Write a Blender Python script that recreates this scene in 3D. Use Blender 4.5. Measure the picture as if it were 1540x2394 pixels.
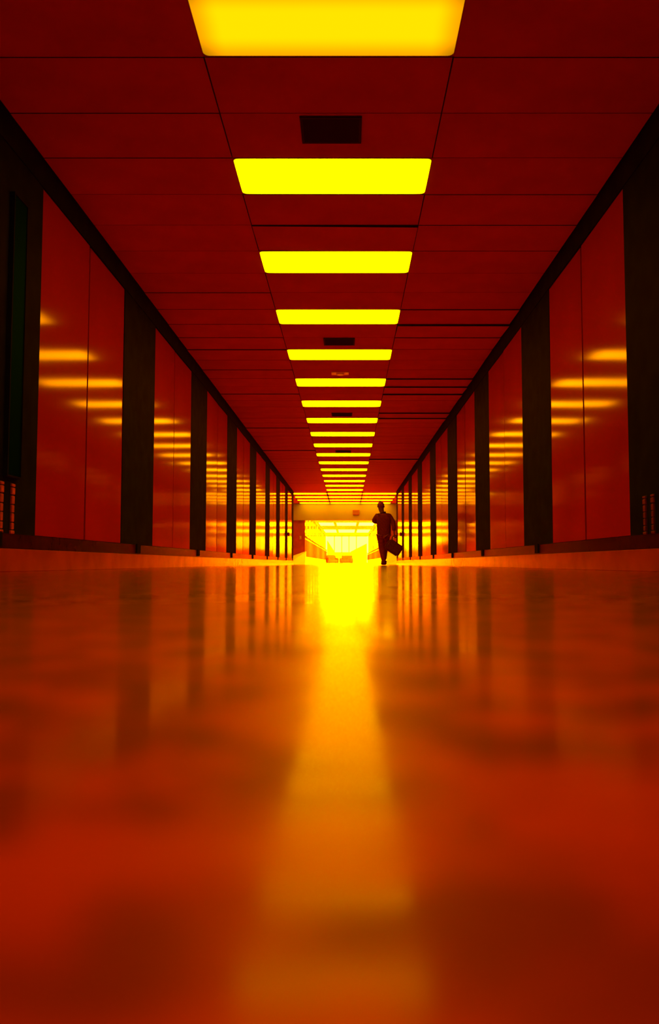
import bpy, bmesh, math, random
from mathutils import Vector, Matrix, Euler
random.seed(7)
sc = bpy.context.scene
for o in list(bpy.data.objects):
    bpy.data.objects.remove(o, do_unlink=True)
COL = sc.collection

# ------------------------------------------------------------------ camera
CAM_H = 0.058
cam_d = bpy.data.cameras.new('camera')
cam = bpy.data.objects.new('camera', cam_d)
COL.objects.link(cam)
cam.location = (0, 0, CAM_H)
cam.rotation_euler = (math.radians(90 + 3.691), 0, 0)
cam_d.sensor_fit = 'VERTICAL'
cam_d.sensor_height = 36.0
cam_d.lens = 36.0 * 1860 / 2394
cam_d.shift_x = -42 / 2394
cam_d.clip_start = 0.01
cam_d.clip_end = 400
cam_d.dof.use_dof = True
cam_d.dof.focus_distance = 9.0
cam_d.dof.aperture_fstop = 3.2
sc.camera = cam

# ------------------------------------------------------------------ world, exposure
w = bpy.data.worlds.new('sky')
sc.world = w
w.use_nodes = True
bg = w.node_tree.nodes['Background']
bg.inputs['Color'].default_value = (1.0, 0.86, 0.009, 1)
bg.inputs['Strength'].default_value = 36.0
sc.view_settings.view_transform = 'Standard'
sc.view_settings.look = 'None'
sc.view_settings.gamma = 1.0
sc.view_settings.use_curve_mapping = False
sc.view_settings.exposure = 0.0

LAMP_COL = (1.0, 0.74, 0.0)
LAMP_STRENGTH = 13.0
LOBBY_STRENGTH = 12.0
FIRST_STRENGTH = 2.1

# ------------------------------------------------------------------ materials
MATS = {}

def mat(name, base, gloss=(1, 0.5, 0.0), rough=0.3, ior=1.45, var=0.0, vscale=3.0,
        bump=0.0, bscale=8.0, spec=1.0, rvar=0.0, rscale=3.0, stretch=(1, 1, 1), polish=None, contrast=0.2):
    """diffuse body under a tinted Fresnel gloss, with procedural colour variation"""
    m = bpy.data.materials.new(name)
    m.use_nodes = True
    nt = m.node_tree
    N, L = nt.nodes, nt.links
    N.clear()
    out = N.new('ShaderNodeOutputMaterial')
    mix = N.new('ShaderNodeMixShader')
    dif = N.new('ShaderNodeBsdfDiffuse')
    glo = N.new('ShaderNodeBsdfGlossy')
    fre = N.new('ShaderNodeFresnel')
    fre.inputs['IOR'].default_value = ior
    mul = N.new('ShaderNodeMath'); mul.operation = 'MULTIPLY'
    mul.inputs[1].default_value = spec
    L.new(fre.outputs[0], mul.inputs[0])
    L.new(mul.outputs[0], mix.inputs[0])
    L.new(dif.outputs[0], mix.inputs[1])
    L.new(glo.outputs[0], mix.inputs[2])
    L.new(mix.outputs[0], out.inputs[0])
    glo.inputs['Color'].default_value = (*gloss, 1)
    glo.inputs['Roughness'].default_value = rough
    dif.inputs['Color'].default_value = (*base, 1)
    tc = N.new('ShaderNodeTexCoord')
    mp = N.new('ShaderNodeMapping')
    mp.inputs['Scale'].default_value = stretch
    L.new(tc.outputs['Object'], mp.inputs[0])
    if var > 0:
        no = N.new('ShaderNodeTexNoise')
        no.inputs['Scale'].default_value = vscale
        no.inputs['Detail'].default_value = 4
        L.new(mp.outputs[0], no.inputs['Vector'])
        rp = N.new('ShaderNodeValToRGB')
        rp.color_ramp.elements[0].position = 0.5 - contrast
        rp.color_ramp.elements[1].position = 0.5 + contrast
        rp.color_ramp.elements[0].color = (*[c * (1 - var) for c in base], 1)
        rp.color_ramp.elements[1].color = (*[min(0.99, c * (1 + var)) for c in base], 1)
        L.new(no.outputs['Fac'], rp.inputs[0])
        L.new(rp.outputs[0], dif.inputs['Color'])
    if rvar > 0:
        no = N.new('ShaderNodeTexNoise')
        no.inputs['Scale'].default_value = rscale
        no.inputs['Detail'].default_value = 3
        L.new(mp.outputs[0], no.inputs['Vector'])
        mr = N.new('ShaderNodeMapRange')
        mr.inputs['From Min'].default_value = 0.3
        mr.inputs['From Max'].default_value = 0.7
        mr.inputs['To Min'].default_value = rough * (1 - rvar)
        mr.inputs['To Max'].default_value = rough * (1 + rvar)
        L.new(no.outputs['Fac'], mr.inputs[0])
        L.new(mr.outputs[0], glo.inputs['Roughness'])
    if bump > 0:
        no = N.new('ShaderNodeTexNoise')
        no.inputs['Scale'].default_value = bscale
        no.inputs['Detail'].default_value = 2
        L.new(mp.outputs[0], no.inputs['Vector'])
        bp = N.new('ShaderNodeBump')
        bp.inputs['Strength'].default_value = 1.0
        bp.inputs['Distance'].default_value = bump
        L.new(no.outputs['Fac'], bp.inputs['Height'])
        L.new(bp.outputs[0], glo.inputs['Normal'])
        L.new(bp.outputs[0], dif.inputs['Normal'])
    if polish:
        # thin wax film: mirror-like only at glancing angles
        g2 = N.new('ShaderNodeBsdfGlossy')
        g2.inputs['Color'].default_value = (*polish[3], 1)
        f2 = N.new('ShaderNodeFresnel'); f2.inputs['IOR'].default_value = polish[0]
        n2 = N.new('ShaderNodeTexNoise')
        n2.inputs['Scale'].default_value = 19
        L.new(mp.outputs[0], n2.inputs['Vector'])
        r2 = N.new('ShaderNodeMapRange')
        r2.inputs['From Min'].default_value = 0.3
        r2.inputs['From Max'].default_value = 0.7
        r2.inputs['To Min'].default_value = polish[1] * (1 - polish[2])
        r2.inputs['To Max'].default_value = polish[1] * (1 + polish[2])
        L.new(n2.outputs['Fac'], r2.inputs[0])
        L.new(r2.outputs[0], g2.inputs['Roughness'])
        mx = N.new('ShaderNodeMixShader')
        L.new(f2.outputs[0], mx.inputs[0])
        L.new(mix.outputs[0], mx.inputs[1]); L.new(g2.outputs[0], mx.inputs[2])
        L.new(mx.outputs[0], out.inputs[0])
    MATS[name] = m
    return m

def lamp_mat(name, col, strength, edge=0.35):
    """luminous diffuser, brightest over its tubes and weaker towards the rim"""
    m = bpy.data.materials.new(name)
    m.use_nodes = True
    nt = m.node_tree
    N, L = nt.nodes, nt.links
    N.clear()
    out = N.new('ShaderNodeOutputMaterial')
    em = N.new('ShaderNodeEmission')
    tc = N.new('ShaderNodeTexCoord')
    sx = N.new('ShaderNodeSeparateXYZ')
    L.new(tc.outputs['Object'], sx.inputs[0])
    def rim(sock, half, width):
        a = N.new('ShaderNodeMath'); a.operation = 'ABSOLUTE'
        L.new(sock, a.inputs[0])
        r = N.new('ShaderNodeMapRange'); r.interpolation_type = 'SMOOTHSTEP'
        r.inputs['From Min'].default_value = half
        r.inputs['From Max'].default_value = half - width
        r.inputs['To Min'].default_value = edge
        r.inputs['To Max'].default_value = 1.0
        L.new(a.outputs[0], r.inputs[0])
        return r.outputs[0]
    a = rim(sx.outputs[0], 0.77, 0.17)
    b = rim(sx.outputs[1], 0.30, 0.21)
    mu = N.new('ShaderNodeMath'); mu.operation = 'MULTIPLY'
    L.new(a, mu.inputs[0]); L.new(b, mu.inputs[1])
    m2 = N.new('ShaderNodeMath'); m2.operation = 'MULTIPLY'
    m2.inputs[1].default_value = strength
    L.new(mu.outputs[0], m2.inputs[0])
    L.new(m2.outputs[0], em.inputs['Strength'])
    em.inputs['Color'].default_value = (*col, 1)
    L.new(em.outputs[0], out.inputs[0])
    MATS[name] = m
    return m

def emit_mat(name, col, strength):
    m = bpy.data.materials.new(name)
    m.use_nodes = True
    nt = m.node_tree
    N, L = nt.nodes, nt.links
    N.clear()
    out = N.new('ShaderNodeOutputMaterial')
    em = N.new('ShaderNodeEmission')
    em.inputs['Color'].default_value = (*col, 1)
    em.inputs['Strength'].default_value = strength
    L.new(em.outputs[0], out.inputs[0])
    MATS[name] = m
    return m

def glass_mat(name, tint):
    """clear tinted pane with a surface reflection"""
    m = bpy.data.materials.new(name)
    m.use_nodes = True
    nt = m.node_tree
    N, L = nt.nodes, nt.links
    N.clear()
    out = N.new('ShaderNodeOutputMaterial')
    mix = N.new('ShaderNodeMixShader')
    tr = N.new('ShaderNodeBsdfTransparent')
    gl = N.new('ShaderNodeBsdfGlossy')
    fr = N.new('ShaderNodeFresnel'); fr.inputs['IOR'].default_value = 1.3
    tr.inputs['Color'].default_value = (*tint, 1)
    gl.inputs['Color'].default_value = (1, 0.8, 0, 1)
    gl.inputs['Roughness'].default_value = 0.03
    L.new(fr.outputs[0], mix.inputs[0])
    L.new(tr.outputs[0], mix.inputs[1]); L.new(gl.outputs[0], mix.inputs[2])
    L.new(mix.outputs[0], out.inputs[0])
    MATS[name] = m
    return m

mat('floor', (0.70, 0.020, 0.0), gloss=(1, 0.37, 0.0), rough=0.40, ior=1.4, spec=0.68, var=0.41, vscale=19, contrast=0.08,
    bump=0.0008, bscale=34, polish=(1.105, 0.135, 0.5, (1, 0.60, 0)))
mat('tile', (0.48, 0.085, 0.0), gloss=(1, 0.3, 0), rough=0.6, ior=1.3, var=0.10, vscale=2.2, spec=0.35)
mat('tile_edge', (0.03, 0.008, 0.0), rough=0.7, spec=0.1)
mat('plenum', (0.006, 0.003, 0.0), rough=0.8, spec=0.05)
mat('pane', (0.37, 0.008, 0.0), gloss=(1, 0.42, 0.0), rough=0.085, ior=1.52, var=0.08, vscale=1.2,
    bump=0.0004, bscale=1.6, spec=0.62)
mat('pillar', (0.0115, 0.0085, 0.0), gloss=(0.6, 0.08, 0.0), rough=0.5, ior=1.3, var=0.3, vscale=5, spec=0.10)
mat('trim', (0.0115, 0.0085, 0.0), gloss=(0.6, 0.08, 0.0), rough=0.5, ior=1.3, var=0.3, vscale=5, spec=0.10)
mat('sill', (0.030, 0.003, 0.0), gloss=(0.9, 0.25, 0.0), rough=0.22, ior=1.3, var=0.3, vscale=6, spec=0.6)
mat('kerb', (0.43, 0.032, 0.0), gloss=(1, 0.58, 0.0), rough=0.16, ior=1.5, var=0.18, vscale=4)
mat('frame', (0.30, 0.03, 0.0), gloss=(1, 0.4, 0), rough=0.4)
mat('vent_dark', (0.03, 0.02, 0.0), rough=0.6, spec=0.2)
mat('vent_slat', (0.05, 0.012, 0.0), rough=0.5, spec=0.4)
mat('lobby_wall', (0.33, 0.16, 0.0), gloss=(1, 0.5, 0), rough=0.5, ior=1.35, var=0.06, vscale=1.5, spec=0.5)
mat('door', (0.30, 0.03, 0.0), gloss=(1, 0.4, 0), rough=0.4, ior=1.4, var=0.2, vscale=3, spec=0.5)
mat('metal', (0.35, 0.12, 0.0), gloss=(1, 0.5, 0), rough=0.3, ior=2.5)
mat('parapet', (0.80, 0.52, 0.0), gloss=(1, 0.7, 0), rough=0.4, var=0.05, vscale=2)
mat('parapet_panel', (0.34, 0.046, 0.0), gloss=(1, 0.3, 0), rough=0.6, spec=0.05, var=0.05, vscale=2)
mat('low_wall', (0.95, 0.80, 0.0), gloss=(1, 0.7, 0), rough=0.4, var=0.04, vscale=2)
mat('rail', (0.06, 0.008, 0.0), gloss=(1, 0.3, 0), rough=0.6, spec=0.1)
mat('mullion', (0.55, 0.25, 0.0), gloss=(1, 0.6, 0), rough=0.4)
mat('sign_body', (0.40, 0.04, 0.0), rough=0.4)
mat('seat_fabric', (0.30, 0.09, 0.0), rough=0.6, var=0.2, vscale=8, spec=0.3)
mat('ground', (0.3, 0.2, 0.0), rough=0.8, var=0.3, vscale=0.3, spec=0.2)
mat('skin', (0.16, 0.022, 0.0), rough=0.5, var=0.1, vscale=12, spec=0.4)
mat('cloth_dark', (0.14, 0.008, 0.0), rough=0.7, var=0.25, vscale=20, spec=0.2)
mat('cloth_trousers', (0.20, 0.016, 0.0), rough=0.7, var=0.25, vscale=20, spec=0.2)
mat('hair', (0.22, 0.02, 0.0), rough=0.5, var=0.3, vscale=40, spec=0.3)
mat('leather', (0.09, 0.007, 0.0), rough=0.45, var=0.3, vscale=25, spec=0.4)
mat('red_strip', (0.55, 0.05, 0.0), gloss=(1, 0.3, 0), rough=0.3, ior=1.6, var=0.35, vscale=30)
mat('red_strip_dim', (0.16, 0.012, 0.0), gloss=(1, 0.3, 0), rough=0.4, var=0.35, vscale=30, spec=0.5)  # dimmed copy of red_strip for the right wall; dimness put into the colour
mat('green_panel', (0.0008, 0.0032, 0.0), gloss=(0.2, 0.4, 0), rough=0.5, var=0.3, vscale=4, spec=0.1)
lamp_mat('lamp', LAMP_COL, LAMP_STRENGTH)
lamp_mat('lamp_first', (1.0, 0.375, 0.0), FIRST_STRENGTH, edge=0.5)
lamp_mat('lamp_lobby', LAMP_COL, LOBBY_STRENGTH)
lamp_mat('lamp_fill', LAMP_COL, 6.5)  # for the added fill lights behind the camera
emit_mat('lamp_bridge', (1.0, 0.86, 0.009), 36.0)
glass_mat('glass_amber', (1.0, 0.88, 0.0))
glass_mat('glass_clear', (1.0, 0.95, 0.9))

# ------------------------------------------------------------------ helpers
def link(name, me, m, parent=None):
    o = bpy.data.objects.new(name, me)
    COL.objects.link(o)
    if m is not None and len(me.materials) == 0:
        me.materials.append(MATS[m])
    if parent is not None:
        o.parent = parent
    return o

def bm_box(bm, x0, x1, y0, y1, z0, z1, bev=0.0):
    r = bmesh.ops.create_cube(bm, size=1.0)
    vs = r['verts']
    bmesh.ops.scale(bm, vec=(x1 - x0, y1 - y0, z1 - z0), verts=vs)
    bmesh.ops.translate(bm, vec=((x0 + x1) / 2, (y0 + y1) / 2, (z0 + z1) / 2), verts=vs)
    if bev > 0:
        es = list({e for v in vs for e in v.link_edges})
        bmesh.ops.bevel(bm, geom=es, offset=bev, segments=1, affect='EDGES')

def bm_cyl(bm, p0, p1, r0, r1=None, seg=12):
    r1 = r0 if r1 is None else r1
    p0, p1 = Vector(p0), Vector(p1)
    d = p1 - p0
    res = bmesh.ops.create_cone(bm, cap_ends=True, segments=seg, radius1=r0, radius2=r1, depth=d.length)
    q = d.to_track_quat('Z', 'Y').to_matrix().to_4x4()
    bmesh.ops.transform(bm, matrix=Matrix.Translation((p0 + p1) / 2) @ q, verts=res['verts'])

def bm_ball(bm, c, r, seg=12):
    res = bmesh.ops.create_uvsphere(bm, u_segments=seg, v_segments=max(6, seg // 2 + 2), radius=1)
    s = Matrix.Diagonal((*r, 1)) if hasattr(r, '__len__') else Matrix.Diagonal((r, r, r, 1))
    bmesh.ops.transform(bm, matrix=Matrix.Translation(c) @ s, verts=res['verts'])

def done(bm, name):
    bmesh.ops.recalc_face_normals(bm, faces=bm.faces)
    me = bpy.data.meshes.new(name)
    bm.to_mesh(me)
    bm.free()
    return me

def box(name, m, x0, x1, y0, y1, z0, z1, parent=None, bev=0.0):
    """box mesh with its origin in the middle of its base"""
    cx, cy, cz = (x0 + x1) / 2, (y0 + y1) / 2, z0
    bm = bmesh.new()
    bm_box(bm, x0 - cx, x1 - cx, y0 - cy, y1 - cy, z0 - cz, z1 - cz, bev)
    o = link(name, done(bm, name), m, parent)
    o.location = (cx, cy, cz)
    return o

def struct(o):
    o['kind'] = 'structure'
    return o

def thing(name, label, cat, loc=(0, 0, 0), group=None, rz=0.0):
    o = bpy.data.objects.new(name, None)
    o.empty_display_size = 0.1
    COL.objects.link(o)
    o.location = loc
    o.rotation_euler = (0, 0, rz)
    tag(o, label, cat, group)
    return o

def tag(o, label, cat, group=None):
    o['label'] = label
    o['category'] = cat
    if group:
        o['group'] = group
    return o

ORD = ['first', 'second', 'third', 'fourth', 'fifth', 'sixth', 'seventh', 'eighth', 'ninth', 'tenth',
       'eleventh', 'twelfth', 'thirteenth', 'fourteenth', 'fifteenth', 'sixteenth', 'seventeenth',
       'eighteenth', 'nineteenth', 'twentieth', 'twenty-first']

# ------------------------------------------------------------------ dimensions (metres, corridor along +Y)
XL, XR = -2.33, 2.11          # side walls
ZC = 3.138                    # ceiling
LX0, LX1 = -0.875, 0.645      # row of lights
PITCH = 1.81
TP = PITCH / 3
LY0 = 4.06                    # near edge of the first light's bay
YBACK = -5.2
YEND = 34.2                   # the corridor opens into the lobby
YFAR = 40.9                   # lobby's far wall
YBR = 86.0                    # end of the glazed bridge
LOBX0, LOBX1 = -3.3, 3.1

# ------------------------------------------------------------------ floor, ceiling slab, outer shells
fl = struct(box('floor', 'floor', -5, 5, YBACK - 0.3, YBR + 0.4, -0.2, 0.0))
ce = struct(box('ceiling', 'plenum', -4, 4, YBACK - 0.3, YFAR + 0.15, ZC + 0.06, ZC + 0.3))
struct(box('wall_back_blocker', 'pillar', XL - 0.3, XR + 0.3, YBACK - 0.3, YBACK, 0.0, ZC + 0.06))  # unseen end wall added to keep sky light out of the corridor

P0, PP, PLEN = 5.92, 3.57, 2.25     # panels: first start, period, length
ZS0, ZS1, ZT = 0.158, 0.262, 2.925  # kerb top, sill top, top beam underside

def side_wall(side):
    X = XL if side == 'left' else XR
    s = -1 if side == 'left' else 1     # outward
    def bx(name, m, d0, d1, y0, y1, z0, z1, parent=None, bev=0.0):
        a, b = X + s * d0, X + s * d1
        return box(name, m, min(a, b), max(a, b), y0, y1, z0, z1, parent, bev)
    wall = struct(bx('wall_' + side, 'plenum', 0.06, 0.28, YBACK, YEND, 0.0, ZC + 0.06))
    wl = wall.location.copy()
    def child(o):
        o.location = o.location - wl
        o.parent = wall
        return o
    beam = struct(bx('trim_1' if side == 'left' else 'trim_2', 'trim', -0.012, 0.06, YBACK, YEND, ZT, ZC + 0.02))
    kerb = struct(bx('baseboard_' + side, 'kerb', -0.014, 0.06, YBACK, YEND, 0.0, ZS0, None, 0.004))
    sill = struct(bx('trim_3' if side == 'left' else 'trim_4', 'sill', -0.004, 0.06, YBACK, YEND, ZS0, ZS1))
    sl = sill.location.copy()
    k = -2
    while True:
        y0 = P0 + PP * k
        y1 = y0 + PLEN
        if y0 > YEND:
            break
        # two glossy panes per bay, each very slightly out of plane
        if k >= -1:
            ym = (y0 + y1) / 2
            for (a, b) in ((y0 + 0.004, ym - 0.022), (ym + 0.022, y1 - 0.004)):
                p = child(bx('pane', 'pane', 0.0, 0.012, a, b, ZS1 + 0.004, ZT - 0.004))
                p.rotation_euler = (0, math.radians(random.uniform(-0.12, 0.12)), math.radians(random.uniform(-0.45, 0.45)))
        # dark pillar after the bay
        e = min(y0 + PP, YEND)
        if e > YBACK:
            q = child(bx('pillar', 'pillar', -0.004, 0.06, max(y1, YBACK), e, ZS1, ZT))
            pc = (max(y1, YBACK) + e) / 2
            br = bx('bracket', 'pillar', -0.02, 0.0, pc - 0.07, pc + 0.07, ZS0 + 0.012, ZS1 + 0.01)
            br.location = br.location - sl
            br.parent = sill
        k += 1
    return wall

wallL = side_wall('left')
wallR = side_wall('right')

# ------------------------------------------------------------------ ceiling tiles (each one a part of the ceiling)
cl = ce.location.copy()
tile_cache = {}
def tile_mesh(wx, wy):
    key = (round(wx, 3), round(wy, 3))
    if key not in tile_cache:
        bm = bmesh.new()
        bm_box(bm, -wx / 2, wx / 2, -wy / 2, wy / 2, 0, 0.024)
        bm.faces.ensure_lookup_table()
        for f in bm.faces:
            f.material_index = 0 if abs(f.normal.z) > 0.5 else 1
        me = done(bm, 'ceiling_tile')
        me.materials.append(MATS['tile'])
        me.materials.append(MATS['tile_edge'])
        tile_cache[key] = me
    return tile_cache[key]

def tile(x0, x1, y0, gap=0.005, sag=0.0, roll=0.0):
    wy = TP - gap
    o = bpy.data.objects.new('ceiling_tile', tile_mesh(x1 - x0, wy))
    COL.objects.link(o)
    o.parent = ce
    yc = y0 + TP / 2
    o.location = Vector(((x0 + x1) / 2, yc, ZC - sag / 2)) - cl
    o.rotation_euler = (sag / wy, roll, 0)     # near edge hangs lower by sag
    return o

ymin = LY0 - TP * 15
n_rows = int((YEND - ymin) / TP) + 12
left_marks = {681: 0.006, 754: 0.004, 786: 0.006, 814: 0.012, 866: 0.008, 919: 0.012, 998: 0.016, 1050: 0.02}
right_marks = {449: 0.004, 525: 0.005, 586: 0.003, 718: 0.010, 746: 0.026, 787: 0.009, 880: 0.02, 901: 0.024,
               917: 0.026, 962: 0.024, 974: 0.024, 1071: 0.03}
def row_of(ypix):
    th = math.radians(3.691)
    vy, vz = 1.0, (1197 - ypix) / 1860
    a = math.cos(th) - vz * math.sin(th); b = math.sin(th) + vz * math.cos(th)
    Y = (ZC - CAM_H) * a / b
    return round((Y - ymin) / TP)
LM = {row_of(k): v for k, v in left_marks.items()}
RM = {row_of(k): v for k, v in right_marks.items()}
first_row = 15                      # row index where the first light sits
def light_rows(r):
    return (r - first_row) % 3 == 0 and r >= first_row - 12
GAPX = 0.004
for r in range(n_rows):
    y0 = ymin + r * TP
    if y0 + TP > YFAR:
        break
    lobby = y0 > YEND - 0.3
    far = y0 > 20
    xl = LOBX0 if lobby else XL + 0.02
    xr = LOBX1 if lobby else XR - 0.02
    gl = 0.004 + random.choice((0, 0, 0.001, 0.002))
    if lobby:
        tile(xl, -2.46, y0); tile(2.22, xr, y0)
        if not light_rows(r):
            tile(-2.44, -0.92, y0); tile(0.68, 2.20, y0)
    else:
        tile(xl, LX0 - GAPX, y0, gl, LM.get(r, random.choice((0, 0, 0.002, 0.003))))
        tile(LX1 + GAPX, xr, y0, gl, RM.get(r, random.choice((0, 0, 0.002, 0.003))), 0)
    if not light_rows(r):
        sag, roll = 0.0, 0.0
        if r == first_row + 5:
            sag, roll = 0.016, 0.008
        tile(LX0 + 0.004, LX1 - 0.004, y0, 0.006 if r != first_row + 4 else 0.012, sag, roll)

# ------------------------------------------------------------------ lights
WX = LX1 - LX0
def diffuser_mesh(name, wx, wy, m):
    bm = bmesh.new()
    # shallow dropped lens with rounded corners: stacked rounded rectangles
    levels = [(0.0, 0.0), (0.006, -0.004), (0.020, -0.007)]
    rings = []
    for inset, z in levels:
        hx, hy, rad = wx / 2 - inset, wy / 2 - inset, 0.035
        ring = []
        for cx, cy, a0 in ((hx - rad, hy - rad, 0), (-hx + rad, hy - rad, 90), (-hx + rad, -hy + rad, 180), (hx - rad, -hy + rad, 270)):
            for i in range(5):
                a = math.radians(a0 + i * 22.5)
                ring.append(bm.verts.new((cx + rad * math.cos(a), cy + rad * math.sin(a), z)))
        rings.append(ring)
    n = len(rings[0])
    for a, b in zip(rings, rings[1:]):
        for i in range(n):
            bm.faces.new((a[i], a[(i + 1) % n], b[(i + 1) % n], b[i]))
    bm.faces.new(rings[-1])
    bm.faces.new(list(reversed(rings[0])))
    me = done(bm, name)
    me.materials.append(MATS[m])
    return me

def frame_mesh(wx, wy):
    bm = bmesh.new()
    t, z0, z1 = 0.008, 0.0, 0.03
    bm_box(bm, -wx / 2 - t, -wx / 2 + 0.004, -wy / 2 - t, wy / 2 + t, z0, z1)
    bm_box(bm, wx / 2 - 0.004, wx / 2 + t, -wy / 2 - t, wy / 2 + t, z0, z1)
    bm_box(bm, -wx / 2, wx / 2, -wy / 2 - t, -wy / 2 + 0.004, z0, z1)
    bm_box(bm, -wx / 2, wx / 2, wy / 2 - 0.004, wy / 2 + t, z0, z1)
    me = done(bm, 'frame')
    me.materials.append(MATS['frame'])
    return me

DY = TP - 0.028
dm = diffuser_mesh('diffuser', WX - 0.004, DY, 'lamp')
dm1 = diffuser_mesh('diffuser', WX - 0.004, DY, 'lamp_first')
dml = diffuser_mesh('diffuser', WX - 0.004, DY, 'lamp_lobby')
fm = frame_mesh(WX - 0.004, DY)
hm_bm = bmesh.new(); bm_box(hm_bm, -WX / 2, WX / 2, -DY / 2, DY / 2, 0.004, 0.055)
hm = done(hm_bm, 'housing'); hm.materials.append(MATS['plenum'])
def ceiling_light(x, y, label, mesh, group):
    t = thing('ceiling_light', label, 'ceiling light', (x, y, ZC), group)
    link('diffuser', mesh, None, t)
    link('frame', fm, None, t)
    link('housing', hm, None, t)
    return t
dmd = diffuser_mesh('diffuser', WX - 0.004, DY, 'lamp_fill')
for k in range(1, 5):  # unseen lights added in line with the row to brighten the near floor
    ceiling_light((LX0 + LX1) / 2, ymin + (first_row - 3 * k) * TP + TP / 2,
                  f'unseen ceiling light added behind the camera to fill the near floor, {ORD[k - 1]} behind the frame', dmd, 'added fill lights behind the camera')
n = 0
r = first_row
while True:
    yc = ymin + r * TP + TP / 2
    if yc + TP / 2 > YFAR:
        break
    if yc < YEND:
        lab = ('large glowing ceiling light cut off by the top edge, nearest of the corridor row' if n == 0 else
               f'glowing yellow ceiling light, {ORD[n]} from the near end of the corridor row')
        ceiling_light((LX0 + LX1) / 2, yc, lab, dm1 if n == 0 else dm, 'lights along the corridor ceiling')
        nl = 0
        last = n
    else:
        for cx, nm in ((-1.68, 'left'), ((LX0 + LX1) / 2, 'middle'), (1.44, 'right')):
            ceiling_light(cx, yc, f'thin glowing lobby ceiling light in the {nm} column, {ORD[nl]} row back from the corridor',
                          dml, 'lights in three columns on the lobby ceiling')
        nl += 1
    n += 1
    r += 3

# ------------------------------------------------------------------ ceiling vents and detector
def vent(yc, label, x=-0.115, wx=0.43, wy=0.34):
    t = thing('ceiling_vent', label, 'vent', (x, yc, ZC - 0.002), 'dark vents between the corridor lights')
    bm = bmesh.new()
    fw = 0.018
    bm_box(bm, -wx / 2, wx / 2, -wy / 2, -wy / 2 + fw, -0.012, 0.0)
    bm_box(bm, -wx / 2, wx / 2, wy / 2 - fw, wy / 2, -0.012, 0.0)
    bm_box(bm, -wx / 2, -wx / 2 + fw, -wy / 2 + fw, wy / 2 - fw, -0.012, 0.0)
    bm_box(bm, wx / 2 - fw, wx / 2, -wy / 2 + fw, wy / 2 - fw, -0.012, 0.0)
    link('frame', done(bm, 'frame'), 'vent_dark', t)
    bm = bmesh.new(); bm_box(bm, -wx / 2 + fw, wx / 2 - fw, -wy / 2 + fw, wy / 2 - fw, -0.003, 0.0)
    link('backing', done(bm, 'backing'), 'vent_dark', t)
    ns = 9
    bm = bmesh.new(); bm_box(bm, -wx / 2 + fw, wx / 2 - fw, -0.013, 0.013, -0.001, 0.001)
    sm = done(bm, 'slat'); sm.materials.append(MATS['vent_dark'])
    for i in range(ns):
        s = link('slat', sm, None, t)
        s.location = (0, -wy / 2 + fw + (i + 0.5) * (wy - 2 * fw) / ns, -0.008)
        s.rotation_euler = (math.radians(-28), 0, 0)
ly = lambda k: ymin + (first_row + 3 * k) * TP      # near edge of light k (0 = first)
vent(ly(1) - 0.40, 'largest dark square ceiling vent, just before the second corridor light')
vent(ly(4) - 0.42, 'dark ceiling vent between the fourth and fifth corridor lights')
vent(ly(7) - 0.42, 'small dark ceiling vent between the seventh and eighth corridor lights')
vent(ly(10) - 0.42, 'tiny dark ceiling vent between the tenth and eleventh corridor lights')
t = thing('ceiling_plate', 'small pale orange plate on the ceiling before the sixth light', 'detector', (-0.12, ly(5) - 0.38, ZC))
bm = bmesh.new(); bm_box(bm, -0.14, 0.14, -0.09, 0.09, -0.014, 0.0, 0.004)
link('base_plate', done(bm, 'base_plate'), 'parapet', t)
bm = bmesh.new(); bm_cyl(bm, (0, 0, -0.014), (0, 0, -0.034), 0.07, 0.055, 20)
link('sensor_dome', done(bm, 'sensor_dome'), 'parapet', t)

# ------------------------------------------------------------------ lobby
struct(box('wall_lobby_left', 'lobby_wall', LOBX0 - 0.2, LOBX0, YEND, YFAR, 0, ZC + 0.06))
struct(box('wall_lobby_right', 'lobby_wall', LOBX1, LOBX1 + 0.2, YEND, YFAR, 0, ZC + 0.06))
struct(box('wall_lobby_near_left', 'pillar', LOBX0 - 0.2, XL - 0.28, YEND - 0.25, YEND, 0, ZC + 0.06))
struct(box('wall_lobby_near_right', 'pillar', XR + 0.28, LOBX1 + 0.2, YEND - 0.25, YEND, 0, ZC + 0.06))
OX0, OX1, ZH = -2.18, 2.12, 2.27
struct(box('wall_header', 'lobby_wall', LOBX0 - 0.2, LOBX1 + 0.2, YFAR, YFAR + 0.25, ZH, ZC + 0.06))
struct(box('wall_far_left', 'lobby_wall', LOBX0 - 0.2, OX0 - 0.72, YFAR, YFAR + 0.25, 0, ZH))
struct(box('wall_far_right', 'lobby_wall', OX1 + 0.72, LOBX1 + 0.2, YFAR, YFAR + 0.25, 0, ZH))

def door(name, x0, x1, hx):
    d = struct(box(name, 'door', x0, x1, YFAR + 0.06, YFAR + 0.12, 0.0, ZH))
    bm = bmesh.new()
    bm_box(bm, -0.05, 0.05, -0.012, 0.0, -0.09, 0.09, 0.004)
    bm_cyl(bm, (0, -0.01, 0), (0, -0.05, 0), 0.012)
    bm_ball(bm, (0, -0.06, 0), 0.032)
    h = link('door_handle', done(bm, 'door_handle'), 'metal', d)
    h.location = (hx - d.location.x, -0.03, 1.38)
    f = bmesh.new()
    w2 = (x1 - x0) / 2
    for a, b in ((-w2 + 0.1, w2 - 0.1),):
        bm_box(f, a, b, -0.008, 0, 0.2, 0.95, 0.004)
        bm_box(f, a, b, -0.008, 0, 1.1 + 0.4, 2.1, 0.004)
    p = link('door_panel', done(f, 'door_panel'), 'door', d)
    p.location = (0, -0.03, 0)
    return d
door('door_1', OX0 - 0.72, OX0, -2.42)
door('door_2', OX1, OX1 + 0.72, 2.36)

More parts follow.
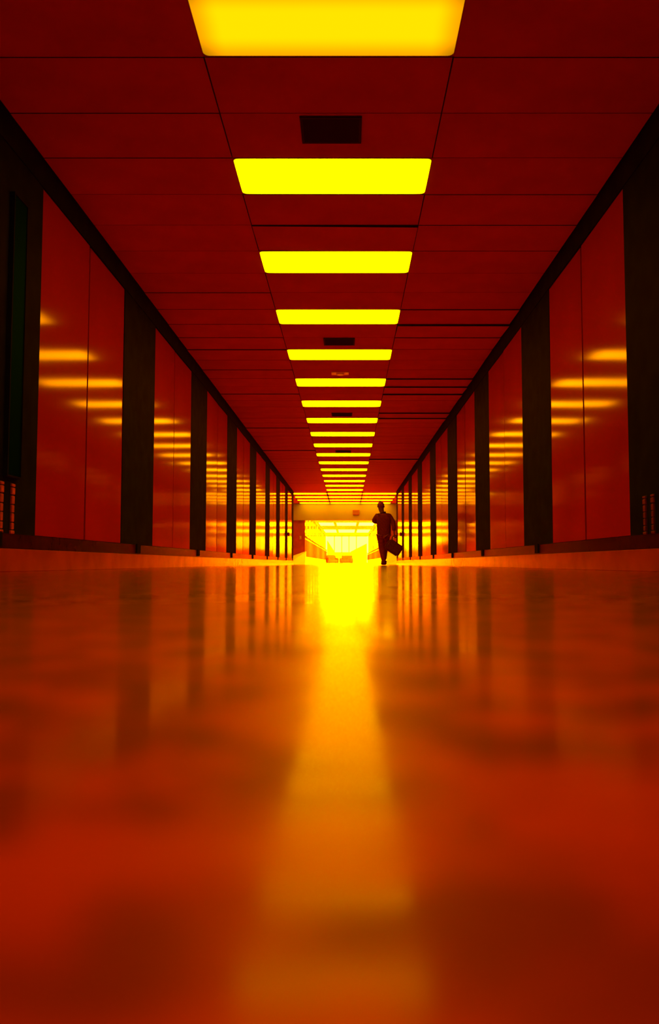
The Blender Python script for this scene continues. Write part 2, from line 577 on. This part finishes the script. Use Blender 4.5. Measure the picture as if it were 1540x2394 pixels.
# exit sign on the header
sx, sz = 0.44, CAM_H + (1317 - 1198) / 1860 * YFAR
t = thing('exit_sign', 'small red-orange square sign above the bright opening', 'sign', (sx, YFAR - 0.002, sz))
bm = bmesh.new(); bm_box(bm, -0.17, 0.17, -0.06, 0.0, -0.125, 0.125, 0.008)
link('sign_box', done(bm, 'sign_box'), 'sign_body', t)
emit_mat('sign_face', (0.75, 0.085, 0.0), 0.9)
bm = bmesh.new(); bm_box(bm, -0.15, 0.15, -0.064, -0.058, -0.105, 0.105)
link('sign_face', done(bm, 'sign_face'), 'sign_face', t)

# sloping low walls either side of the opening
def low_wall(x0, z0, x1, z1, y, label, dy=0.3):
    bm = bmesh.new()
    pts = [(x0, 0.0), (x1, 0.0), (x1, z1), (x0, z0)]
    cx = (x0 + x1) / 2
    a = [bm.verts.new((p[0] - cx, -dy / 2 if p[1] > 0 else -dy / 2 - 0.9, p[1])) for p in pts]  # foot set forward, front face sloped to catch the ceiling light
    b = [bm.verts.new((p[0] - cx, dy / 2, p[1])) for p in pts]
    bm.faces.new(a); bm.faces.new(list(reversed(b)))
    for i in range(4):
        bm.faces.new((a[i], a[(i + 1) % 4], b[(i + 1) % 4], b[i]))
    t = thing('low_wall', label, 'low wall', (cx, y, 0), 'sloping low walls beside the opening')
    link('wall_body', done(bm, 'wall_body'), 'low_wall', t)
    bm = bmesh.new()
    L = math.hypot(x1 - x0, z1 - z0)
    bm_box(bm, -L / 2, L / 2, -dy / 2 - 0.03, dy / 2 + 0.03, 0, 0.035, 0.006)
    c = link('coping', done(bm, 'coping'), 'low_wall', t)
    c.location = (0, 0, (z0 + z1) / 2)
    c.rotation_euler = (0, -math.atan2(z1 - z0, x1 - x0), 0)
low_wall(-2.95, 0.30, -2.06, 0.62, 39.6, 'bright low wall with sloping top left of the opening')
low_wall(1.92, 0.62, 2.85, 0.34, 39.6, 'bright low wall with sloping top behind the walking person')

# ------------------------------------------------------------------ glazed bridge beyond the lobby
BX0, BX1, BZ = -2.25, 2.15, 3.05
YB0 = YFAR + 0.25
struct(box('ceiling_bridge', 'parapet', BX0 - 0.2, BX1 + 0.2, YB0, YBR + 0.3, BZ, BZ + 0.2))
def bridge_side(side, X, hz, wname):
    s = -1 if side == 'left' else 1
    a, b = X, X + s * 0.2
    par = struct(box('wall_bridge_' + side, 'parapet', min(a, b), max(a, b), YB0, YBR, 0, hz))
    pl = par.location.copy()
    n = 22
    L = (YBR - YB0) / n
    for i in range(n):
        x0, x1 = (X - s * 0.03, X)
        q = box('panel', 'parapet_panel', min(x0, x1), max(x0, x1), YB0 + i * L + 0.10, YB0 + (i + 1) * L - 0.10, 0.42, hz - 0.12)
        q.location = q.location - pl
        q.parent = par
    rail = bmesh.new()
    bm_cyl(rail, (-s * 0.08, -(YBR - YB0) / 2, hz - 0.02), (-s * 0.08, (YBR - YB0) / 2, hz - 0.02), 0.035)
    q = link('handrail', done(rail, 'handrail'), 'rail', par)
    q.location = (X - pl.x, 0, 0)
    # glazing above
    win = struct(box(wname, 'mullion', min(a, b), max(a, b), YB0, YBR, BZ - 0.08, BZ))
    wl = win.location.copy()
    n = 11
    L = (YBR - YB0) / n
    for i in range(n):
        q = box('pane', 'glass_amber', X + s * 0.09, X + s * 0.10 if s > 0 else X + s * 0.08, YB0 + i * L + 0.04, YB0 + (i + 1) * L - 0.04, hz, BZ - 0.08)
        q.location = q.location - wl; q.parent = win
        q = box('mullion', 'mullion', min(X + s * 0.04, X + s * 0.16), max(X + s * 0.04, X + s * 0.16), YB0 + i * L - 0.04, YB0 + i * L + 0.04, hz, BZ - 0.08)
        q.location = q.location - wl; q.parent = win
bridge_side('left', BX0, 1.45, 'window_1')
bridge_side('right', BX1, 1.08, 'window_2')
# end wall with full-width window
ew = struct(box('wall_end', 'low_wall', BX0 - 0.2, BX1 + 0.2, YBR, YBR + 0.25, 0, 0.14))
win = struct(box('window_3', 'mullion', BX0, BX1, YBR + 0.05, YBR + 0.2, BZ - 0.10, BZ))
wl = win.location.copy()
ml = [BX0, -1.42, -0.62, 0.16, 0.96, BX1]
for i, (a, b) in enumerate(zip(ml, ml[1:])):
    for (za, zb, g) in ((1.26, BZ - 0.10, 'glass_clear'), (0.14, 1.18, 'glass_amber')):
        q = box('pane', g, a + 0.04, b - 0.04, YBR + 0.11, YBR + 0.12, za, zb)
        q.location = q.location - wl; q.parent = win
    if i:
        q = box('mullion', 'mullion', a - 0.05, a + 0.05, YBR + 0.06, YBR + 0.18, 0.14, BZ - 0.10)
        q.location = q.location - wl; q.parent = win
q = box('mullion', 'mullion', BX0, BX1, YBR + 0.06, YBR + 0.18, 1.18, 1.26)
q.location = q.location - wl; q.parent = win
# sloping infill walls at both lower corners of the end window
def infill(x0, x1, z0, z1, label):
    bm = bmesh.new()
    pts = [(x0, 0.0), (x1, 0.0), (x1, z1), (x0, z0)]
    cx = (x0 + x1) / 2
    a = [bm.verts.new((p[0] - cx, -0.05, p[1])) for p in pts]
    b = [bm.verts.new((p[0] - cx, 0.05, p[1])) for p in pts]
    bm.faces.new(a); bm.faces.new(list(reversed(b)))
    for i in range(4):
        bm.faces.new((a[i], a[(i + 1) % 4], b[(i + 1) % 4], b[i]))
    t = thing('stair_parapet', label, 'parapet', (cx, YBR - 1.2, 0), 'sloping parapets in front of the end window')
    link('parapet_body', done(bm, 'parapet_body'), 'low_wall', t)
    bm = bmesh.new()
    L = math.hypot(x1 - x0, z1 - z0)
    bm_box(bm, -L / 2, L / 2, -0.07, 0.07, 0, 0.05, 0.01)
    c = link('coping', done(bm, 'coping'), 'low_wall', t)
    c.location = (0, 0, (z0 + z1) / 2)
    c.rotation_euler = (0, -math.atan2(z1 - z0, x1 - x0), 0)
infill(-2.17, -1.40, 2.45, 1.25, 'sloping yellow parapet left of the white end window')
infill(0.35, 2.06, 1.25, 2.12, 'sloping yellow parapet right of the white end window')
# luminous bridge ceiling panels
for j, (ya, yb, rn) in enumerate(((46.0, 49.5, 'nearest'), (58.0, 62.5, 'middle'), (70.0, 76.5, 'farthest'))):
    for (xa, xb, cn) in ((-2.15, -0.98, 'left'), (-0.86, 0.70, 'centre'), (0.82, 2.05, 'right')):
        t = thing('ceiling_light', f'dazzling white light panel on the bridge ceiling, {rn} row, {cn} column', 'ceiling light',
                  ((xa + xb) / 2, (ya + yb) / 2, BZ), 'light panels in the glazed bridge')
        hx, hy = (xb - xa) / 2, (yb - ya) / 2
        bm = bmesh.new(); bm_box(bm, -hx, hx, -hy, hy, -0.03, 0.0, 0.01)
        link('frame', done(bm, 'frame'), 'parapet', t)
        bm = bmesh.new(); bm_box(bm, -hx + 0.05, hx - 0.05, -hy + 0.05, hy - 0.05, -0.04, -0.028)
        link('diffuser', done(bm, 'diffuser'), 'lamp_bridge', t)
struct(box('ground', 'ground', -80, 80, YFAR + 0.3, 260, -0.6, -0.25))

# lounge chairs at the far end of the bridge
def lounge_chair(x, y, rz, wdt, label):
    t = thing('lounge_chair', label, 'chair', (x, y, 0), 'low seats at the far end of the bridge', rz)
    h = wdt / 2
    for nm, a in (('seat', (-h + 0.14, h - 0.14, -0.38, 0.34, 0.12, 0.44)), ('backrest', (-h + 0.08, h - 0.08, 0.30, 0.52, 0.12, 0.88)),
                  ('armrest', (-h, -h + 0.16, -0.40, 0.45, 0.12, 0.62)), ('armrest', (h - 0.16, h, -0.40, 0.45, 0.12, 0.62))):
        bm = bmesh.new(); bm_box(bm, *a)
        bmesh.ops.bevel(bm, geom=bm.edges[:], offset=0.055, segments=3, affect='EDGES')
        link(nm, done(bm, nm), 'seat_fabric', t)
    for sx_ in (-1, 1):
        for sy_ in (-1, 1):
            bm = bmesh.new(); bm_cyl(bm, (sx_ * (h - 0.1), sy_ * 0.34, 0), (sx_ * (h - 0.1), sy_ * 0.34, 0.13), 0.025)
            link('leg', done(bm, 'leg'), 'vent_dark', t)
lounge_chair(-1.50, 79.5, 0.35, 1.15, 'low orange seat at the bridge end, left of the pair')
lounge_chair(-0.15, 80.5, -0.25, 1.25, 'low orange seat at the bridge end, right of the pair')

# ------------------------------------------------------------------ fittings on the walls
def knob(X, s, y, label):
    t = thing('wall_knob', label, 'wall fitting', (X, y, CAM_H + 1.13 * y / 30.9), 'round knobs on the last pillars')
    bm = bmesh.new(); bm_cyl(bm, (0, 0, 0), (-s * 0.025, 0, 0), 0.10, 0.10, 20)
    link('rose', done(bm, 'rose'), 'door', t)
    bm = bmesh.new(); bm_cyl(bm, (-s * 0.02, 0, 0), (-s * 0.07, 0, 0), 0.03); bm_ball(bm, (-s * 0.065, 0, 0), (0.045, 0.085, 0.085), 16)
    link('knob', done(bm, 'knob'), 'door', t)
knob(XL + 0.004, -1, 30.6, 'small dark round knob on the far left wall beside the lobby')
knob(XR - 0.004, 1, 30.6, 'small dark round knob on the far right wall beside the bag')

# tall green-black panel on the nearest left pillar
t = thing('wall_panel', 'tall narrow green-black panel on the nearest left pillar', 'wall panel', (XL, 5.46, 0.66))
bm = bmesh.new(); bm_box(bm, 0.004, 0.03, -0.105, 0.105, 0.0, 1.95, 0.004)
link('panel_board', done(bm, 'panel_board'), 'green_panel', t)
bm = bmesh.new()
for a in ((0.004, 0.036, -0.118, -0.105, -0.012, 1.962), (0.004, 0.036, 0.105, 0.118, -0.012, 1.962),
          (0.004, 0.036, -0.105, 0.105, -0.012, 0.0), (0.004, 0.036, -0.105, 0.105, 1.95, 1.962)):
    bm_box(bm, *a)
link('edge_frame', done(bm, 'edge_frame'), 'pillar', t)

# segmented red strips low on the nearest pillars
segs = [(0.0, 0.022, 0.030), (0.030, 0.075, 0.020), (0.082, 0.140, 0.019), (0.147, 0.198, 0.019), (0.206, 0.262, 0.022), (0.272, 0.318, 0.027), (0.326, 0.345, 0.028)]
def strip(X, s, y, label, z=0.262, k=1.0):
    t = thing('red_strip', label, 'metal strip', (X - s * 0.004, y, z), 'red strips at the foot of the nearest pillars')
    bm = bmesh.new(); bm_box(bm, -0.004, 0.004, -0.03, 0.03, 0, 0.35 * k)
    link('backing', done(bm, 'backing'), 'vent_dark', t)
    for (a, b, hw) in segs:
        bm = bmesh.new()
        d0, d1 = sorted((-s * 0.002, -s * 0.016))
        bm_box(bm, d0, d1, -hw, hw, a * k, b * k, 0.003)
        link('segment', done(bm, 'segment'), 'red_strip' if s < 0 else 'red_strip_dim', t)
strip(XL, -1, 5.49, 'red segmented metal strip low on the left pillar, closer to the red pane')
strip(XL, -1, 5.31, 'red segmented metal strip low on the left pillar, at the left edge')
strip(XR, 1, 5.60, 'dim red segmented strip low on the right pillar, closer to the red pane', k=0.78)
strip(XR, 1, 5.45, 'dim red segmented strip low on the right pillar, at the right edge', k=0.78)

# ------------------------------------------------------------------ walking person
def skin_obj(name, verts, edges, m, parent, sub=2, root=0):
    me = bpy.data.meshes.new(name)
    me.from_pydata([v[0] for v in verts], edges, [])
    o = bpy.data.objects.new(name, me)
    COL.objects.link(o)
    sk = o.modifiers.new('skin', 'SKIN')
    sk.use_smooth_shade = True
    lay = me.skin_vertices[0] if len(me.skin_vertices) else None
    if lay is None:
        bpy.context.view_layer.objects.active = o
        o.select_set(True)
        bpy.ops.mesh.customdata_skin_add()
        lay = me.skin_vertices[0]
    for i, v in enumerate(verts):
        r = v[1]
        lay.data[i].radius = r if hasattr(r, '__len__') else (r, r)
        lay.data[i].use_root = (i == root)
    sb = o.modifiers.new('sub', 'SUBSURF')
    sb.levels = sb.render_levels = sub
    # freeze to a plain mesh
    dg = bpy.context.evaluated_depsgraph_get()
    ev = o.evaluated_get(dg)
    me2 = bpy.data.meshes.new_from_object(ev)
    bpy.data.objects.remove(o, do_unlink=True)
    me2.name = name
    me2.materials.clear()
    me2.materials.append(MATS[m])
    for p in me2.polygons:
        p.use_smooth = True
    o2 = bpy.data.objects.new(name, me2)
    COL.objects.link(o2)
    o2.parent = parent
    return o2

class Rig:
    def __init__(self):
        self.v, self.e = [], []
    def add(self, p, r, par=None):
        self.v.append((p, r))
        i = len(self.v) - 1
        if par is not None:
            self.e.append((par, i))
        return i
    def chain(self, par, pts):
        for p, r in pts:
            par = self.add(p, r, par)
        return par

PX, PY = 1.01, 22.4
person = thing('person', 'person in dark clothes walking down the corridor carrying a dark bag', 'person', (PX, PY, 0))
# local coordinates: x to the right in the picture, y away from the camera, z up; the figure walks away
J = dict(pelvis=(-0.01, 0.0, 0.93), waist=(0.0, 0.01, 1.08), chest=(0.01, 0.03, 1.27), neck0=(-0.015, 0.03, 1.45), neck=(-0.05, 0.035, 1.53),
         shL=(-0.18, 0.03, 1.41), elL=(-0.265, 0.07, 1.245), wrL=(-0.17, 0.29, 1.20),
         shR=(0.185, 0.03, 1.405), elR=(0.285, -0.10, 1.15), wrR=(0.295, -0.20, 0.91),
         hipL=(-0.085, 0.0, 0.90), knL=(-0.05, 0.07, 0.49), anL=(0.015, 0.03, 0.085),
         hipR=(0.085, 0.0, 0.90), knR=(0.055, 0.20, 0.51), anR=(0.035, 0.33, 0.11))
b = Rig()
pe = b.add(J['pelvis'], (0.155, 0.105))
wa = b.add(J['waist'], (0.14, 0.10), pe)
ch = b.add(J['chest'], (0.165, 0.115), wa)
n0 = b.add(J['neck0'], (0.085, 0.075), ch)
nk = b.add(J['neck'], 0.072, n0)
b.chain(nk, [((-0.06, 0.04, 1.60), (0.074, 0.084)), ((-0.065, 0.045, 1.68), (0.084, 0.098)), ((-0.068, 0.045, 1.745), (0.068, 0.08))])
def arm(sh, el, wr, side, fdir, pdir):
    s = b.add(sh, 0.068, ch)
    e_ = b.chain(s, [((Vector(sh) * 0.5 + Vector(el) * 0.5)[:], 0.052), (el, 0.043), ((Vector(el) * 0.5 + Vector(wr) * 0.5)[:], 0.040), (wr, 0.029)])
    f = Vector(fdir).normalized(); p = Vector(pdir).normalized(); up = f.cross(p)
    palm = Vector(wr) + f * 0.055
    pa = b.add(palm[:], (0.036, 0.022), e_)
    for i, ln in enumerate((0.068, 0.078, 0.072, 0.056)):
        base = palm + f * 0.035 + p * (0.030 - i * 0.020)
        k1 = base + f * ln * 0.45 + up * 0.012
        k2 = k1 + f * ln * 0.25 + up * 0.028
        k3 = k2 - f * ln * 0.10 + up * 0.026
        b.chain(pa, [(base[:], 0.0095), (k1[:], 0.009), (k2[:], 0.0085), (k3[:], 0.0075)])
    t1 = Vector(wr) + f * 0.03 + p * 0.030
    t2 = t1 + f * 0.03 + p * 0.022 + up * 0.01
    t3 = t2 + f * 0.028 + up * 0.018
    b.chain(pa, [(t1[:], 0.0115), (t2[:], 0.0105), (t3[:], 0.009)])
arm(J['shL'], J['elL'], J['wrL'], -1, (0.35, 0.9, 0.1), (0, -0.2, 1))
arm(J['shR'], J['elR'], J['wrR'], 1, (0.02, -0.15, -1), (-0.2, 1, -0.1))
def leg(h, k, a, toe):
    hv, kv, av = Vector(h), Vector(k), Vector(a)
    x = b.chain(pe, [(h, 0.098), (hv.lerp(kv, 0.45)[:], 0.080), (k, 0.058), (kv.lerp(av, 0.35)[:], 0.056), (a, 0.038)])
    b.chain(x, [((av + Vector(toe) * 0.35)[:], 0.036), ((av + Vector(toe))[:], 0.026)])
leg(J['hipL'], J['knL'], J['anL'], (0.0, 0.17, -0.055))
leg(J['hipR'], J['knR'], J['anR'], (0.0, 0.17, 0.0))
body = skin_obj('body', b.v, b.e, 'skin', person)

# face: nose, ears, eyes, mouth on the side turned away from the camera
bm = bmesh.new()
hc = Vector((-0.066, 0.045, 1.665))
bm_ball(bm, hc + Vector((0, 0.098, -0.012)), (0.015, 0.024, 0.026), 10)
bm_ball(bm, hc + Vector((-0.092, 0.0, -0.005)), (0.012, 0.022, 0.034), 10)
bm_ball(bm, hc + Vector((0.092, 0.0, -0.005)), (0.012, 0.022, 0.034), 10)
link('nose_and_ears', done(bm, 'nose_and_ears'), 'skin', person)
bm = bmesh.new()
for s in (-1, 1):
    bm_ball(bm, hc + Vector((s * 0.031, 0.082, 0.016)), (0.013, 0.010, 0.008), 10)
link('eyes', done(bm, 'eyes'), 'parapet', person)
bm = bmesh.new(); bm_ball(bm, hc + Vector((0, 0.080, -0.052)), (0.026, 0.010, 0.007), 10)
link('mouth', done(bm, 'mouth'), 'red_strip', person)
# short hair with a small tuft on top
bm = bmesh.new()
bm_ball(bm, hc + Vector((-0.002, -0.012, 0.035)), (0.096, 0.104, 0.100), 20)
for v in bm.verts:
    if v.co.y > hc.y + 0.03 and v.co.z < hc.z + 0.06:
        v.co.y = hc.y + 0.03
    v.co += Vector((random.uniform(-1, 1), random.uniform(-1, 1), random.uniform(-1, 1))) * 0.004
bm_cyl(bm, hc + Vector((-0.015, -0.01, 0.11)), hc + Vector((-0.045, -0.01, 0.185)), 0.026, 0.006, 8)
bm_cyl(bm, hc + Vector((0.0, -0.01, 0.11)), hc + Vector((-0.01, -0.01, 0.165)), 0.024, 0.006, 8)
link('hair', done(bm, 'hair'), 'hair', person)

# jacket with short full sleeves
c = Rig()
a0 = c.add((0.015, 0.0, 0.74), (0.19, 0.16))
a00 = c.add((0.015, 0.0, 0.88), (0.215, 0.17), a0)
a1 = c.add((0.02, 0.01, 1.06), (0.215, 0.16), a00)
a2 = c.add((0.02, 0.03, 1.25), (0.235, 0.17), a1)
a3 = c.add((0.0, 0.03, 1.41), (0.185, 0.13), a2)
c.chain(a3, [((-0.025, 0.033, 1.485), (0.115, 0.095))])
c.chain(a2, [((-0.185, 0.03, 1.385), 0.092), ((-0.24, 0.055, 1.29), 0.082), ((-0.262, 0.08, 1.235), 0.070), ((-0.22, 0.19, 1.215), 0.055)])
c.chain(a2, [((0.19, 0.03, 1.38), 0.092), ((0.25, -0.03, 1.26), 0.080), ((0.285, -0.10, 1.15), 0.070), ((0.293, -0.15, 1.04), 0.064), ((0.295, -0.18, 0.95), 0.056)])
skin_obj('jacket', c.v, c.e, 'cloth_dark', person)
# trousers
d = Rig()
d0 = d.add((0.0, 0.0, 0.94), (0.165, 0.118))
for (h, k, a) in ((J['hipL'], J['knL'], J['anL']), (J['hipR'], J['knR'], J['anR'])):
    hv, kv, av = Vector(h), Vector(k), Vector(a)
    d.chain(d0, [((hv + Vector((0, 0, -0.06)))[:], 0.125), (hv.lerp(kv, 0.5)[:], 0.112), (k, 0.092), (kv.lerp(av, 0.4)[:], 0.082), (kv.lerp(av, 0.95)[:], 0.066)])
skin_obj('trousers', d.v, d.e, 'cloth_trousers', person)
# shoes
for (a, toe) in ((J['anL'], (0, 0.19, -0.045)), (J['anR'], (0, 0.18, 0.01))):
    av, tv = Vector(a), Vector(toe)
    s = Rig()
    s0 = s.add((av + Vector((0, -0.02, -0.025)))[:], (0.085, 0.06))
    s.chain(s0, [((av + tv * 0.45 + Vector((0, 0, -0.01)))[:], (0.095, 0.05)), ((av + tv)[:], (0.085, 0.042))])
    skin_obj('shoe', s.v, s.e, 'leather', person)

# ------------------------------------------------------------------ bag in the right hand
bx_, bz_ = 1.01 + 0.275, 0.49
bag = thing('hand_bag', 'dark boxy bag swinging tilted from the walking person’s hand'.replace('’s', "'s"), 'bag', (bx_, PY - 0.24, bz_))
bag.rotation_euler = (0, math.radians(33), 0)
bm = bmesh.new()
bm_box(bm, -0.23, 0.23, -0.085, 0.085, -0.165, 0.165)
bmesh.ops.bevel(bm, geom=bm.edges[:], offset=0.05, segments=3, affect='EDGES')
link('bag_body', done(bm, 'bag_body'), 'leather', bag)
bm = bmesh.new(); bm_box(bm, -0.205, 0.205, -0.094, 0.094, 0.04, 0.172)
bmesh.ops.bevel(bm, geom=bm.edges[:], offset=0.03, segments=2, affect='EDGES')
link('flap', done(bm, 'flap'), 'leather', bag)
bm = bmesh.new()
pts = [(-0.16, 0.155), (-0.19, 0.24), (-0.165, 0.31), (-0.11, 0.325), (-0.05, 0.26), (0.02, 0.155)]
for p, q in zip(pts, pts[1:]):
    bm_cyl(bm, (p[0], 0.0, p[1]), (q[0], 0.0, q[1]), 0.016, 0.016, 8)
link('strap', done(bm, 'strap'), 'leather', bag)
